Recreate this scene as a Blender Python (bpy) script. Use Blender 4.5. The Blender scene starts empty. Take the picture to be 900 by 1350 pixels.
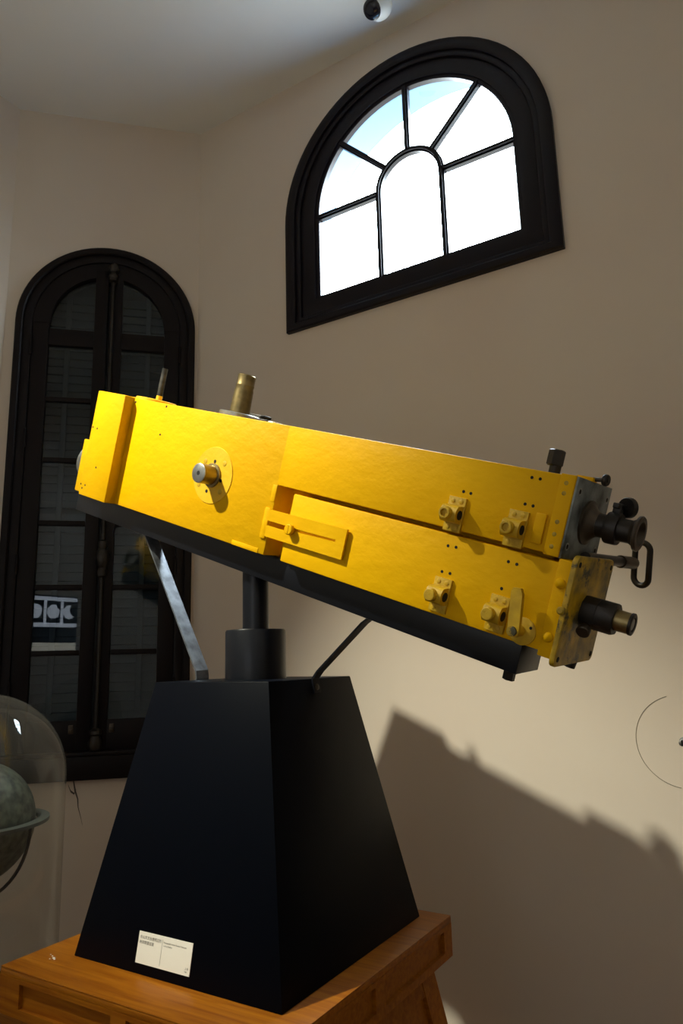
import bpy, bmesh, math, random
from mathutils import Vector, Matrix
random.seed(7)
PI = math.pi
S = bpy.context.scene
COL = S.collection

# ---------------------------------------------------------------- camera, world, exposure
cam = bpy.data.cameras.new('camera')
cam.sensor_fit = 'VERTICAL'; cam.sensor_height = 36.0; cam.lens = 949.4 / 1350 * 36.0
cam.clip_start = 0.02
camo = bpy.data.objects.new('camera', cam); COL.objects.link(camo)
RIGHT = Vector((0.84917753, 0.52748384, -0.0256578))
UPV = Vector((0.1259633, -0.15512301, 0.97983167))
FWD = Vector((-0.51286525, 0.83528298, 0.19817058))
M = Matrix((RIGHT, UPV, -FWD)).transposed().to_4x4(); M.translation = (0, 0, 1.6)
camo.matrix_world = M
S.camera = camo
S.view_settings.view_transform = 'Standard'
S.view_settings.look = 'None'
S.view_settings.gamma = 1.0
S.view_settings.use_curve_mapping = False
S.view_settings.exposure = 0.06
S.cycles.max_bounces = 10
S.cycles.transparent_max_bounces = 16

W = bpy.data.worlds.new('sky'); S.world = W; W.use_nodes = True
bg = W.node_tree.nodes['Background']
# even overcast sky above the horizon, duller ground below it
wn = W.node_tree
tcw = wn.nodes.new('ShaderNodeTexCoord'); sx = wn.nodes.new('ShaderNodeSeparateXYZ')
wr = wn.nodes.new('ShaderNodeValToRGB')
wr.color_ramp.elements[0].position = .48; wr.color_ramp.elements[0].color = (.13, .13, .12, 1)
wr.color_ramp.elements[1].position = .52; wr.color_ramp.elements[1].color = (.82, .93, 1.0, 1)
mm = wn.nodes.new('ShaderNodeMath'); mm.operation = 'MULTIPLY_ADD'; mm.inputs[1].default_value = .5; mm.inputs[2].default_value = .5
wn.links.new(tcw.outputs['Generated'], sx.inputs[0]); wn.links.new(sx.outputs['Z'], mm.inputs[0])
wn.links.new(mm.outputs[0], wr.inputs['Fac']); wn.links.new(wr.outputs['Color'], bg.inputs['Color'])
bg.inputs['Strength'].default_value = 50.0
SPOT_POS = Vector((-2.97, -0.12, 5.13))
SPOT_AIM = Vector((-1.56, 2.26, 1.60))
SPOT_POWER = 1380.0

# ---------------------------------------------------------------- materials
def mat(name, color, rough=0.6, metal=0.0, spec=0.5, var=0.0, var_scale=4.0, var_color=None, bump=0.0, bump_scale=60.0,
        stretch=(1, 1, 1), emit=None, estr=0.0, coat=0.0, wear=None):
    m = bpy.data.materials.new(name); m.use_nodes = True
    nt = m.node_tree; b = nt.nodes['Principled BSDF']
    b.inputs['Base Color'].default_value = (*color, 1)
    b.inputs['Roughness'].default_value = rough
    b.inputs['Metallic'].default_value = metal
    b.inputs['Specular IOR Level'].default_value = spec
    b.inputs['Coat Weight'].default_value = coat
    if emit:
        b.inputs['Emission Color'].default_value = (*emit, 1); b.inputs['Emission Strength'].default_value = estr
    tc = mp = None
    if var or bump or wear:
        tc = nt.nodes.new('ShaderNodeTexCoord'); mp = nt.nodes.new('ShaderNodeMapping')
        mp.inputs['Scale'].default_value = stretch
        nt.links.new(tc.outputs['Object'], mp.inputs['Vector'])
    last = None
    if var:
        n = nt.nodes.new('ShaderNodeTexNoise'); n.inputs['Scale'].default_value = var_scale; n.inputs['Detail'].default_value = 6
        nt.links.new(mp.outputs['Vector'], n.inputs['Vector'])
        r = nt.nodes.new('ShaderNodeValToRGB'); r.color_ramp.elements[0].position = .35; r.color_ramp.elements[1].position = .68
        vc = var_color or tuple(c * (1 - var) for c in color)
        r.color_ramp.elements[0].color = (*vc, 1); r.color_ramp.elements[1].color = (*color, 1)
        nt.links.new(n.outputs['Fac'], r.inputs['Fac']); last = r.outputs['Color']
    if wear:
        wc, wscale, wpos = wear
        n = nt.nodes.new('ShaderNodeTexNoise'); n.inputs['Scale'].default_value = wscale; n.inputs['Detail'].default_value = 8
        n.inputs['Roughness'].default_value = .7
        nt.links.new(mp.outputs['Vector'], n.inputs['Vector'])
        r = nt.nodes.new('ShaderNodeValToRGB'); r.color_ramp.elements[0].position = wpos; r.color_ramp.elements[1].position = min(1, wpos + .06)
        r.color_ramp.elements[0].color = (0, 0, 0, 1); r.color_ramp.elements[1].color = (1, 1, 1, 1)
        nt.links.new(n.outputs['Fac'], r.inputs['Fac'])
        mx = nt.nodes.new('ShaderNodeMix'); mx.data_type = 'RGBA'
        mx.inputs['A'].default_value = (*color, 1); mx.inputs['B'].default_value = (*wc, 1)
        if last: nt.links.new(last, mx.inputs['A'])
        nt.links.new(r.outputs['Color'], mx.inputs['Factor']); last = mx.outputs['Result']
    if last: nt.links.new(last, b.inputs['Base Color'])
    if bump:
        n2 = nt.nodes.new('ShaderNodeTexNoise'); n2.inputs['Scale'].default_value = bump_scale; n2.inputs['Detail'].default_value = 5
        nt.links.new(mp.outputs['Vector'], n2.inputs['Vector'])
        bp = nt.nodes.new('ShaderNodeBump'); bp.inputs['Strength'].default_value = bump; bp.inputs['Distance'].default_value = .004
        nt.links.new(n2.outputs['Fac'], bp.inputs['Height']); nt.links.new(bp.outputs['Normal'], b.inputs['Normal'])
    return m

def glass_mat(name, tint=(1, 1, 1), ior=1.5, rough=0.0, dirt=0.0, dirt_color=(.5, .5, .45)):
    m = bpy.data.materials.new(name); m.use_nodes = True
    nt = m.node_tree; nt.nodes.clear()
    out = nt.nodes.new('ShaderNodeOutputMaterial')
    lw = nt.nodes.new('ShaderNodeLayerWeight'); lw.inputs['Blend'].default_value = .5
    pw = nt.nodes.new('ShaderNodeMath'); pw.operation = 'POWER'; pw.inputs[1].default_value = 5.0
    f0 = ((ior - 1) / (ior + 1)) ** 2
    ma = nt.nodes.new('ShaderNodeMath'); ma.operation = 'MULTIPLY_ADD'; ma.inputs[1].default_value = 1 - f0; ma.inputs[2].default_value = f0
    nt.links.new(lw.outputs['Facing'], pw.inputs[0]); nt.links.new(pw.outputs[0], ma.inputs[0])
    tr = nt.nodes.new('ShaderNodeBsdfTransparent'); tr.inputs['Color'].default_value = (*tint, 1)
    gl = nt.nodes.new('ShaderNodeBsdfGlossy'); gl.inputs['Roughness'].default_value = rough
    mx = nt.nodes.new('ShaderNodeMixShader')
    nt.links.new(ma.outputs[0], mx.inputs['Fac']); nt.links.new(tr.outputs[0], mx.inputs[1]); nt.links.new(gl.outputs[0], mx.inputs[2])
    top = mx
    if dirt:
        df = nt.nodes.new('ShaderNodeBsdfDiffuse'); df.inputs['Color'].default_value = (*dirt_color, 1)
        m2 = nt.nodes.new('ShaderNodeMixShader'); m2.inputs['Fac'].default_value = dirt
        nt.links.new(mx.outputs[0], m2.inputs[1]); nt.links.new(df.outputs[0], m2.inputs[2]); top = m2
    nt.links.new(top.outputs[0], out.inputs['Surface'])
    return m

M_PLASTER = mat('plaster', (.68, .605, .51), .9, var=.12, var_scale=.9, var_color=(.655, .56, .47), bump=.12, bump_scale=14, spec=.2)
M_CEIL = mat('ceiling_paint', (.82, .81, .77), .9, var=.06, var_scale=.8, spec=.2)
M_FLOOR = mat('floor_wood', (.20, .10, .05), .4, var=.3, var_scale=3, stretch=(1, 8, 1))
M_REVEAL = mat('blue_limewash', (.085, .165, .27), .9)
M_DARKWOOD = mat('dark_painted_wood', (.0075, .0055, .0095), .38, bump=.06, bump_scale=30, stretch=(6, 6, 1), spec=.22)
M_DARKWOOD2 = mat('dark_stained_wood', (.008, .0055, .0062), .5, bump=.08, bump_scale=30, stretch=(6, 6, 1), spec=.16)
M_SHUTTER = mat('shutter_paint', (.060, .070, .077), .7, var=.2, var_scale=6)
M_SLAT = M_SHUTTER
M_TILTROD = M_SHUTTER
M_GLASS = glass_mat('window_glass', (.97, .99, 1.0))
M_GLASS2 = glass_mat('old_glass', (.80, .86, .90), 1.40)
M_DOME = glass_mat('dome_glass', (.93, .94, .92), 1.5, dirt=.06, dirt_color=(.5, .47, .4))
M_YELLOW = mat('yellow_paint', (.78, .432, .0), .5, var=.3, var_scale=3.2, var_color=(.72, .38, .0), bump=.65, bump_scale=22, stretch=(.75, 1, 1.15), spec=.1)
M_YELLOW_PALE = mat('yellow_paint_repainted', (.79, .47, .022), .5, var=.3, var_scale=9, var_color=(.78, .42, .002), bump=.5, bump_scale=34, spec=.35)
M_YELLOW_WORN = mat('yellow_paint_worn', (.66, .40, .005), .5, var=.5, var_scale=15, var_color=(.15, .11, .01), bump=.6, bump_scale=40, wear=((.05, .046, .02), 9, .53))
M_YELLOW_DULL = mat('yellow_paint_dull', (.66, .405, .008), .55, var=.3, var_scale=20, bump=.5, bump_scale=60)
M_INSIDE = M_YELLOW
M_HOLE_SHADE = mat('hole_shade_black', (.006, .005, .004), .9)  # flat near-black colour painted for the shade inside holes
M_STEEL = mat('dull_steel', (.42, .43, .42), .38, metal=.9, var=.35, var_scale=40)
M_BRASS = mat('aged_brass', (.33, .25, .11), .36, metal=.9, var=.4, var_scale=30)
M_BRONZE = mat('dark_bronze', (.035, .030, .026), .42, metal=.55, var=.4, var_scale=30)
M_BRONZE2 = mat('brown_bronze', (.085, .065, .045), .42, metal=.6, var=.4, var_scale=30)
M_ENDPLATE = mat('bare_zinc_plate', (.27, .31, .31), .55, metal=.3, var=.8, var_scale=15, var_color=(.045, .048, .045), bump=.2, bump_scale=70)
M_BLACK = mat('black_lacquer', (.0012, .0020, .0045), .40, bump=.05, bump_scale=180, spec=.06, wear=((.035, .042, .045), 55, .69))
M_BLACKMETAL = mat('black_metal', (.004, .005, .008), .32, spec=.3, bump=.05, bump_scale=70)
M_ROD = mat('rod_gunmetal', (.16, .16, .15), .35, metal=.8, var=.7, var_scale=20)
M_GREYBAR = mat('worn_black_bar', (.17, .185, .21), .38, metal=.5, var=.6, var_scale=22, bump=.25, bump_scale=45)
M_CARD = mat('cream_card', (.95, .92, .82), .7)
M_INK = mat('ink', (.10, .10, .085), .8)
M_WHITE = mat('white_plastic', (.75, .78, .78), .4)
M_LENS = mat('dark_lens', (.006, .007, .014), .12)
M_GLOBE = mat('globe_paper', (.13, .15, .11), .55, var=.5, var_scale=34, var_color=(.035, .045, .035), bump=.3)
M_GLOBE_RING = mat('globe_ring', (.085, .095, .085), .5)
M_SCRATCH = mat('scratch', (.23, .20, .15), .9)
M_CRACK = mat('plaster_crack', (.10, .085, .07), .95)
M_PANEL_DARK = mat('panel_navy', (.01, .02, .05), .6)
M_PANEL_LIT = mat('panel_backlit', (.7, .72, .74), .6, emit=(.82, .88, 1.0), estr=3.0)
M_PANEL_LIT2 = mat('panel_backlit_warm', (.7, .68, .6), .6, emit=(1.0, .93, .75), estr=2.2)
M_RUST = mat('flaking_paint', (.72, .69, .62), .9)

def wood_mat(name, c1, c2, rough):
    m = bpy.data.materials.new(name); m.use_nodes = True
    nt = m.node_tree; b = nt.nodes['Principled BSDF']
    tc = nt.nodes.new('ShaderNodeTexCoord'); mp = nt.nodes.new('ShaderNodeMapping'); mp.inputs['Scale'].default_value = (1.2, 22, 22)
    n = nt.nodes.new('ShaderNodeTexNoise'); n.inputs['Scale'].default_value = 3; n.inputs['Detail'].default_value = 8; n.inputs['Distortion'].default_value = .6
    r = nt.nodes.new('ShaderNodeValToRGB'); r.color_ramp.elements[0].position = .3; r.color_ramp.elements[1].position = .72
    r.color_ramp.elements[0].color = (*c1, 1); r.color_ramp.elements[1].color = (*c2, 1)
    nt.links.new(tc.outputs['Object'], mp.inputs['Vector']); nt.links.new(mp.outputs['Vector'], n.inputs['Vector'])
    nt.links.new(n.outputs['Fac'], r.inputs['Fac']); nt.links.new(r.outputs['Color'], b.inputs['Base Color'])
    b.inputs['Roughness'].default_value = rough; b.inputs['Specular IOR Level'].default_value = .2
    return m
M_WOOD = wood_mat('lacquered_wood', (.24, .066, .004), (.40, .14, .008), .33)
M_WOOD_SIDE = M_WOOD

# ---------------------------------------------------------------- mesh helpers
def frame_axes(axis):
    a = Vector(axis).normalized()
    t = Vector((0, 0, 1)) if abs(a.z) < .9 else Vector((1, 0, 0))
    e1 = a.cross(t).normalized(); e2 = a.cross(e1).normalized()
    return a, e1, e2

class MB:
    def __init__(s): s.bm = bmesh.new()
    def box(s, x0, x1, y0, y1, z0, z1, bevel=0.0, segs=2):
        t = bmesh.new()
        bmesh.ops.create_cube(t, size=1)
        for v in t.verts:
            v.co = Vector(((x0 + x1) / 2 + v.co.x * (x1 - x0), (y0 + y1) / 2 + v.co.y * (y1 - y0), (z0 + z1) / 2 + v.co.z * (z1 - z0)))
        if bevel: bmesh.ops.bevel(t, geom=t.edges[:], offset=bevel, segments=segs, affect='EDGES', profile=.5)
        s.merge(t); return s
    def merge(s, t):
        me = bpy.data.meshes.new('tmp'); t.to_mesh(me); t.free(); s.bm.from_mesh(me); bpy.data.meshes.remove(me)
    def lathe(s, prof, origin, axis, n=28, caps=True):
        a, e1, e2 = frame_axes(axis); o = Vector(origin); rings = []
        for t, r in prof:
            rings.append([s.bm.verts.new(o + a * t + (e1 * math.cos(2 * PI * k / n) + e2 * math.sin(2 * PI * k / n)) * max(r, 1e-5)) for k in range(n)])
        for i in range(len(rings) - 1):
            for k in range(n):
                s.bm.faces.new((rings[i][k], rings[i][(k + 1) % n], rings[i + 1][(k + 1) % n], rings[i + 1][k]))
        if caps:
            s.bm.faces.new(rings[0][::-1]); s.bm.faces.new(rings[-1])
        return s
    def cyl(s, p0, p1, r0, r1=None, n=24):
        p0 = Vector(p0); p1 = Vector(p1); d = p1 - p0
        return s.lathe([(0, r0), (d.length, r0 if r1 is None else r1)], p0, d, n)
    def tube(s, pts, r, n=10, closed=False):
        pts = [Vector(p) for p in pts]; m = len(pts); rings = []; prev = None
        for i, p in enumerate(pts):
            if closed: d = pts[(i + 1) % m] - pts[i - 1]
            else: d = pts[min(i + 1, m - 1)] - pts[max(i - 1, 0)]
            d.normalize()
            if prev is None: a, e1, e2 = frame_axes(d)
            else:
                e1 = (prev - d * prev.dot(d)).normalized(); e2 = d.cross(e1)
            prev = e1
            rings.append([s.bm.verts.new(p + (e1 * math.cos(2 * PI * k / n) + e2 * math.sin(2 * PI * k / n)) * r) for k in range(n)])
        for i in range(m if closed else m - 1):
            A = rings[i]; B = rings[(i + 1) % m]
            for k in range(n): s.bm.faces.new((A[k], A[(k + 1) % n], B[(k + 1) % n], B[k]))
        if not closed:
            s.bm.faces.new(rings[0][::-1]); s.bm.faces.new(rings[-1])
        return s
    def prism(s, pts, y0, y1, f=None):
        # polygon in (x,z) extruded from y0 to y1
        f = f or (lambda x, y, z: (x, y, z))
        A = [s.bm.verts.new(f(x, y0, z)) for x, z in pts]; B = [s.bm.verts.new(f(x, y1, z)) for x, z in pts]
        n = len(pts)
        s.bm.faces.new(A); s.bm.faces.new(B[::-1])
        for i in range(n): s.bm.faces.new((A[i], B[i], B[(i + 1) % n], A[(i + 1) % n]))
        return s
    def band(s, outer, inner, y0, y1, closed=True, chamfer=0.0):
        # ring between two loops of the same length in (x,z), extruded y0 (room side) .. y1
        n = len(outer)
        def mk(L, y): return [s.bm.verts.new((x, y, z)) for x, z in L]
        loops = [mk(outer, y0 + chamfer)]
        if chamfer:
            o2 = [(ox + (ix - ox) * .18, oz + (iz - oz) * .18) for (ox, oz), (ix, iz) in zip(outer, inner)]
            loops.append(mk(o2, y0))
            i2 = [(ix + (ox - ix) * .18, iz + (oz - iz) * .18) for (ox, oz), (ix, iz) in zip(outer, inner)]
            loops.append(mk(i2, y0))
        loops += [mk(inner, y0 + chamfer), mk(inner, y1), mk(outer, y1)]
        m = len(loops)
        for j in range(m):
            A = loops[j]; B = loops[(j + 1) % m]
            for i in range(n if closed else n - 1):
                k = (i + 1) % n
                s.bm.faces.new((A[i], A[k], B[k], B[i]))
        if not closed:
            s.bm.faces.new([L[0] for L in loops]); s.bm.faces.new([L[-1] for L in loops][::-1])
        return s
    def bar(s, p0, p1, w, y0, y1):
        p0 = Vector((p0[0], 0, p0[1])); p1 = Vector((p1[0], 0, p1[1])); d = (p1 - p0).normalized(); q = Vector((-d.z, 0, d.x)) * w / 2
        pts = [p0 - q, p1 - q, p1 + q, p0 + q]
        return s.prism([(p.x, p.z) for p in pts], y0, y1)
    def hexa(s, bottom, top):
        A = [s.bm.verts.new(p) for p in bottom]; B = [s.bm.verts.new(p) for p in top]
        s.bm.faces.new(A[::-1]); s.bm.faces.new(B)
        for i in range(4): s.bm.faces.new((A[i], A[(i + 1) % 4], B[(i + 1) % 4], B[i]))
        return s
    def ribbon(s, path, wdir, width, thick):
        # flat bar: path of points, width along wdir
        path = [Vector(p) for p in path]; wd = Vector(wdir).normalized() * width / 2; rows = []
        for i, p in enumerate(path):
            d = (path[min(i + 1, len(path) - 1)] - path[max(i - 1, 0)]).normalized(); nn = d.cross(wd).normalized() * thick / 2
            rows.append([s.bm.verts.new(p + a) for a in (wd + nn, -wd + nn, -wd - nn, wd - nn)])
        for i in range(len(rows) - 1):
            for k in range(4): s.bm.faces.new((rows[i][k], rows[i][(k + 1) % 4], rows[i + 1][(k + 1) % 4], rows[i + 1][k]))
        s.bm.faces.new(rows[0][::-1]); s.bm.faces.new(rows[-1]); return s
    def sphere(s, c, r, n=32, m=16, scale=(1, 1, 1)):
        t = bmesh.new(); bmesh.ops.create_uvsphere(t, u_segments=n, v_segments=m, radius=r)
        for v in t.verts: v.co = Vector((v.co.x * scale[0], v.co.y * scale[1], v.co.z * scale[2])) + Vector(c)
        s.merge(t); return s
    def build(s, name, material, parent=None, smooth=True):
        bmesh.ops.recalc_face_normals(s.bm, faces=s.bm.faces[:])
        me = bpy.data.meshes.new(name); s.bm.to_mesh(me); s.bm.free()
        me.materials.append(material)
        if smooth:
            for p in me.polygons: p.use_smooth = True
            try: me.set_sharp_from_angle(angle=math.radians(36))
            except Exception: pass
        o = bpy.data.objects.new(name, me); COL.objects.link(o)
        if parent: o.parent = parent
        return o

def empty(name, mw=None, parent=None):
    o = bpy.data.objects.new(name, None); COL.objects.link(o); o.empty_display_size = .1
    if mw is not None: o.matrix_world = mw
    if parent: o.parent = parent
    return o
def tag(o, label, cat, group=None):
    o['label'] = label; o['category'] = cat
    if group: o['group'] = group
    return o
def struct(o, label=None):
    o['kind'] = 'structure'
    if label: o['label'] = label
    return o
def share(src, parent, mw=None, loc=None):
    c = src.copy(); COL.objects.link(c); c.parent = parent
    if loc is not None: c.location = loc
    return c

# ---------------------------------------------------------------- room shell
CEIL = 5.345; FLOOR = -.22
VERT = [(-3.2, 3.4), (.03, 3.4), (.89, 2.54), (.89, -.69), (.03, -1.55), (-3.2, -1.55), (-4.06, -.69), (-4.06, 2.54)]
SIDES = ['north', 'northeast', 'east', 'southeast', 'south', 'southwest', 'west', 'northwest']
def wall_frame(i):
    a = Vector(VERT[i]); b = Vector(VERT[(i + 1) % 8]); x = (b - a); L = x.length; x.normalize()
    m = Matrix(((x.x, -x.y, 0, a.x), (x.y, x.x, 0, a.y), (0, 0, 1, 0), (0, 0, 0, 1)))
    return m, L
def arch(cx, half, zb, zs, n=40):
    p = [(cx - half, zb)]
    for k in range(n + 1):
        t = PI - PI * k / n; p.append((cx + half * math.cos(t), zs + half * math.sin(t)))
    p.append((cx + half, zb)); return p
def wall_mesh(L, hole=None, depth=.6):
    bm = bmesh.new()
    def loop(pts):
        vs = [bm.verts.new((x, 0, z)) for x, z in pts]
        return [bm.edges.new((vs[i], vs[(i + 1) % len(vs)])) for i in range(len(vs))]
    e = loop([(0, FLOOR), (L, FLOOR), (L, CEIL), (0, CEIL)])
    if hole: e += loop(hole)
    bmesh.ops.triangle_fill(bm, edges=e, use_beauty=True)
    return bm
UPPER_HOLE = arch(1.615, .80, 3.62, 4.31)
FRENCH_HOLE = arch(.631, .52, 1.0, 3.785)
walls = {}
for i, sname in enumerate(SIDES):
    m, L = wall_frame(i)
    mb = MB(); mb.bm.free()
    mb.bm = wall_mesh(L, UPPER_HOLE if sname == 'north' else FRENCH_HOLE if sname == 'northwest' else None)
    w = mb.build('wall_' + sname, M_PLASTER, smooth=False); w.matrix_world = m; struct(w); walls[sname] = w
def slab(name, z0, z1, material):
    mb = MB(); pts = VERT
    A = [mb.bm.verts.new((x, y, z0)) for x, y in pts]; B = [mb.bm.verts.new((x, y, z1)) for x, y in pts]
    mb.bm.faces.new(A); mb.bm.faces.new(B[::-1])
    for k in range(8): mb.bm.faces.new((A[k], A[(k + 1) % 8], B[(k + 1) % 8], B[k]))
    return struct(mb.build(name, material, smooth=False))
slab('floor', FLOOR - .05, FLOOR, M_FLOOR); slab('ceiling', CEIL, CEIL + .05, M_CEIL)
for i, sname in enumerate(SIDES):
    m, L = wall_frame(i)
    b = MB().box(0, L, -.02, 0, FLOOR, FLOOR + .10, .004).build('baseboard_' + sname, M_DARKWOOD2); b.matrix_world = m; struct(b)

# ---------------------------------------------------------------- upper arched windows
def upper_window(idx, side, label):
    m, L = wall_frame(SIDES.index(side))
    root = empty('window_%d' % idx, m); struct(root, label)
    C = 1.615; ZS = 4.305
    # reveal through the thick wall, widening outwards
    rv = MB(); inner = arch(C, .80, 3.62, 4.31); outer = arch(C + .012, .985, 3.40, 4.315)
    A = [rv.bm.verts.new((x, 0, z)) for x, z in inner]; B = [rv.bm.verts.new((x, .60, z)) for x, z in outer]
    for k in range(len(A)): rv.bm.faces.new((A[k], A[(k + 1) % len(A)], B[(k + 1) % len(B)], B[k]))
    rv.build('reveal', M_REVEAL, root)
    MB().band(arch(C, .853, 3.577, ZS), arch(C, .785, 3.628, ZS), -.034, .01, chamfer=.008).build('casing', M_DARKWOOD, root)
    MB().band(arch(C, .80, 3.615, ZS + .003), arch(C, .752, 3.66, ZS + .003), -.012, .03, chamfer=.006).build('inner_moulding', M_DARKWOOD, root)
    MB().band(arch(C, .765, 3.65, ZS + .008), arch(C, .655, 3.765, ZS + .012), .006, .05, chamfer=.005).build('sash_frame', M_DARKWOOD, root)
    MB().band(arch(C, .662, 3.757, ZS + .014), arch(C, .628, 3.785, ZS + .02), .022, .062, chamfer=.006).build('glazing_bead', M_DARKWOOD, root)
    zt = 4.322; y0, y1 = .022, .062; r1 = .645; ri = .205
    for (p0, p1) in (((C - .64, zt), (C - ri, zt)), ((C + ri, zt), (C + .64, zt)),
                     ((C - ri, 3.76), (C - ri, zt)), ((C + ri, 3.76), (C + ri, zt))):
        MB().bar(p0, p1, .036, y0 + .008, y1).bar(p0, p1, .018, y0 - .006, y0 + .012).build('muntin', M_DARKWOOD, root)
    for a in (45, 90, 135):
        c, s_ = math.cos(math.radians(a)), math.sin(math.radians(a))
        p0 = (C + ri * c, zt + ri * s_); p1 = (C + r1 * c, zt + r1 * s_)
        MB().bar(p0, p1, .036, y0 + .008, y1).bar(p0, p1, .018, y0 - .006, y0 + .012).build('muntin', M_DARKWOOD, root)
    def half(r): return [(C + r * math.cos(PI - PI * k / 24), zt + r * math.sin(PI - PI * k / 24)) for k in range(25)]
    MB().band(half(ri + .018), half(ri - .018), y0 + .008, y1, closed=False).band(half(ri + .009), half(ri - .009), y0 - .006, y0 + .012, closed=False).build('arched_muntin', M_DARKWOOD, root)
    gy0, gy1 = .048, .052; g = .638; zb = 3.775
    def sector(a0, a1):
        o = [(C + g * math.cos(math.radians(a)), zt + g * math.sin(math.radians(a))) for a in [a0 + (a1 - a0) * k / 12 for k in range(13)]]
        i = [(C + ri * math.cos(math.radians(a)), zt + ri * math.sin(math.radians(a))) for a in [a1 + (a0 - a1) * k / 12 for k in range(13)]]
        return o + i
    for a0 in (0, 45, 90, 135): MB().prism(sector(a0, a0 + 45), gy0, gy1).build('glass_pane', M_GLASS, root, smooth=False)
    MB().prism([(C - g, zb), (C - ri, zb), (C - ri, zt), (C - g, zt)], gy0, gy1).build('glass_pane', M_GLASS, root, smooth=False)
    MB().prism([(C + ri, zb), (C + g, zb), (C + g, zt), (C + ri, zt)], gy0, gy1).build('glass_pane', M_GLASS, root, smooth=False)
    MB().prism([(C + ri, zb), (C + ri, zt)] + half(ri)[::-1] + [(C - ri, zb)], gy0, gy1).build('glass_pane', M_GLASS, root, smooth=False)
    # sampling portal in the opening (guides sky light, adds none)
    ld = bpy.data.lights.new('sky_portal', 'AREA'); ld.shape = 'RECTANGLE'; ld.size = 1.9; ld.size_y = 1.9
    ld.cycles.is_portal = True
    lo = bpy.data.objects.new('sky_portal', ld); COL.objects.link(lo)
    lo.matrix_world = m @ Matrix.Translation((C, .62, 4.35)) @ Matrix.Rotation(-PI / 2, 4, 'X')
    return root
upper_window(1, 'north', 'dark framed arched fanlight window with bright sky behind its panes')

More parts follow.
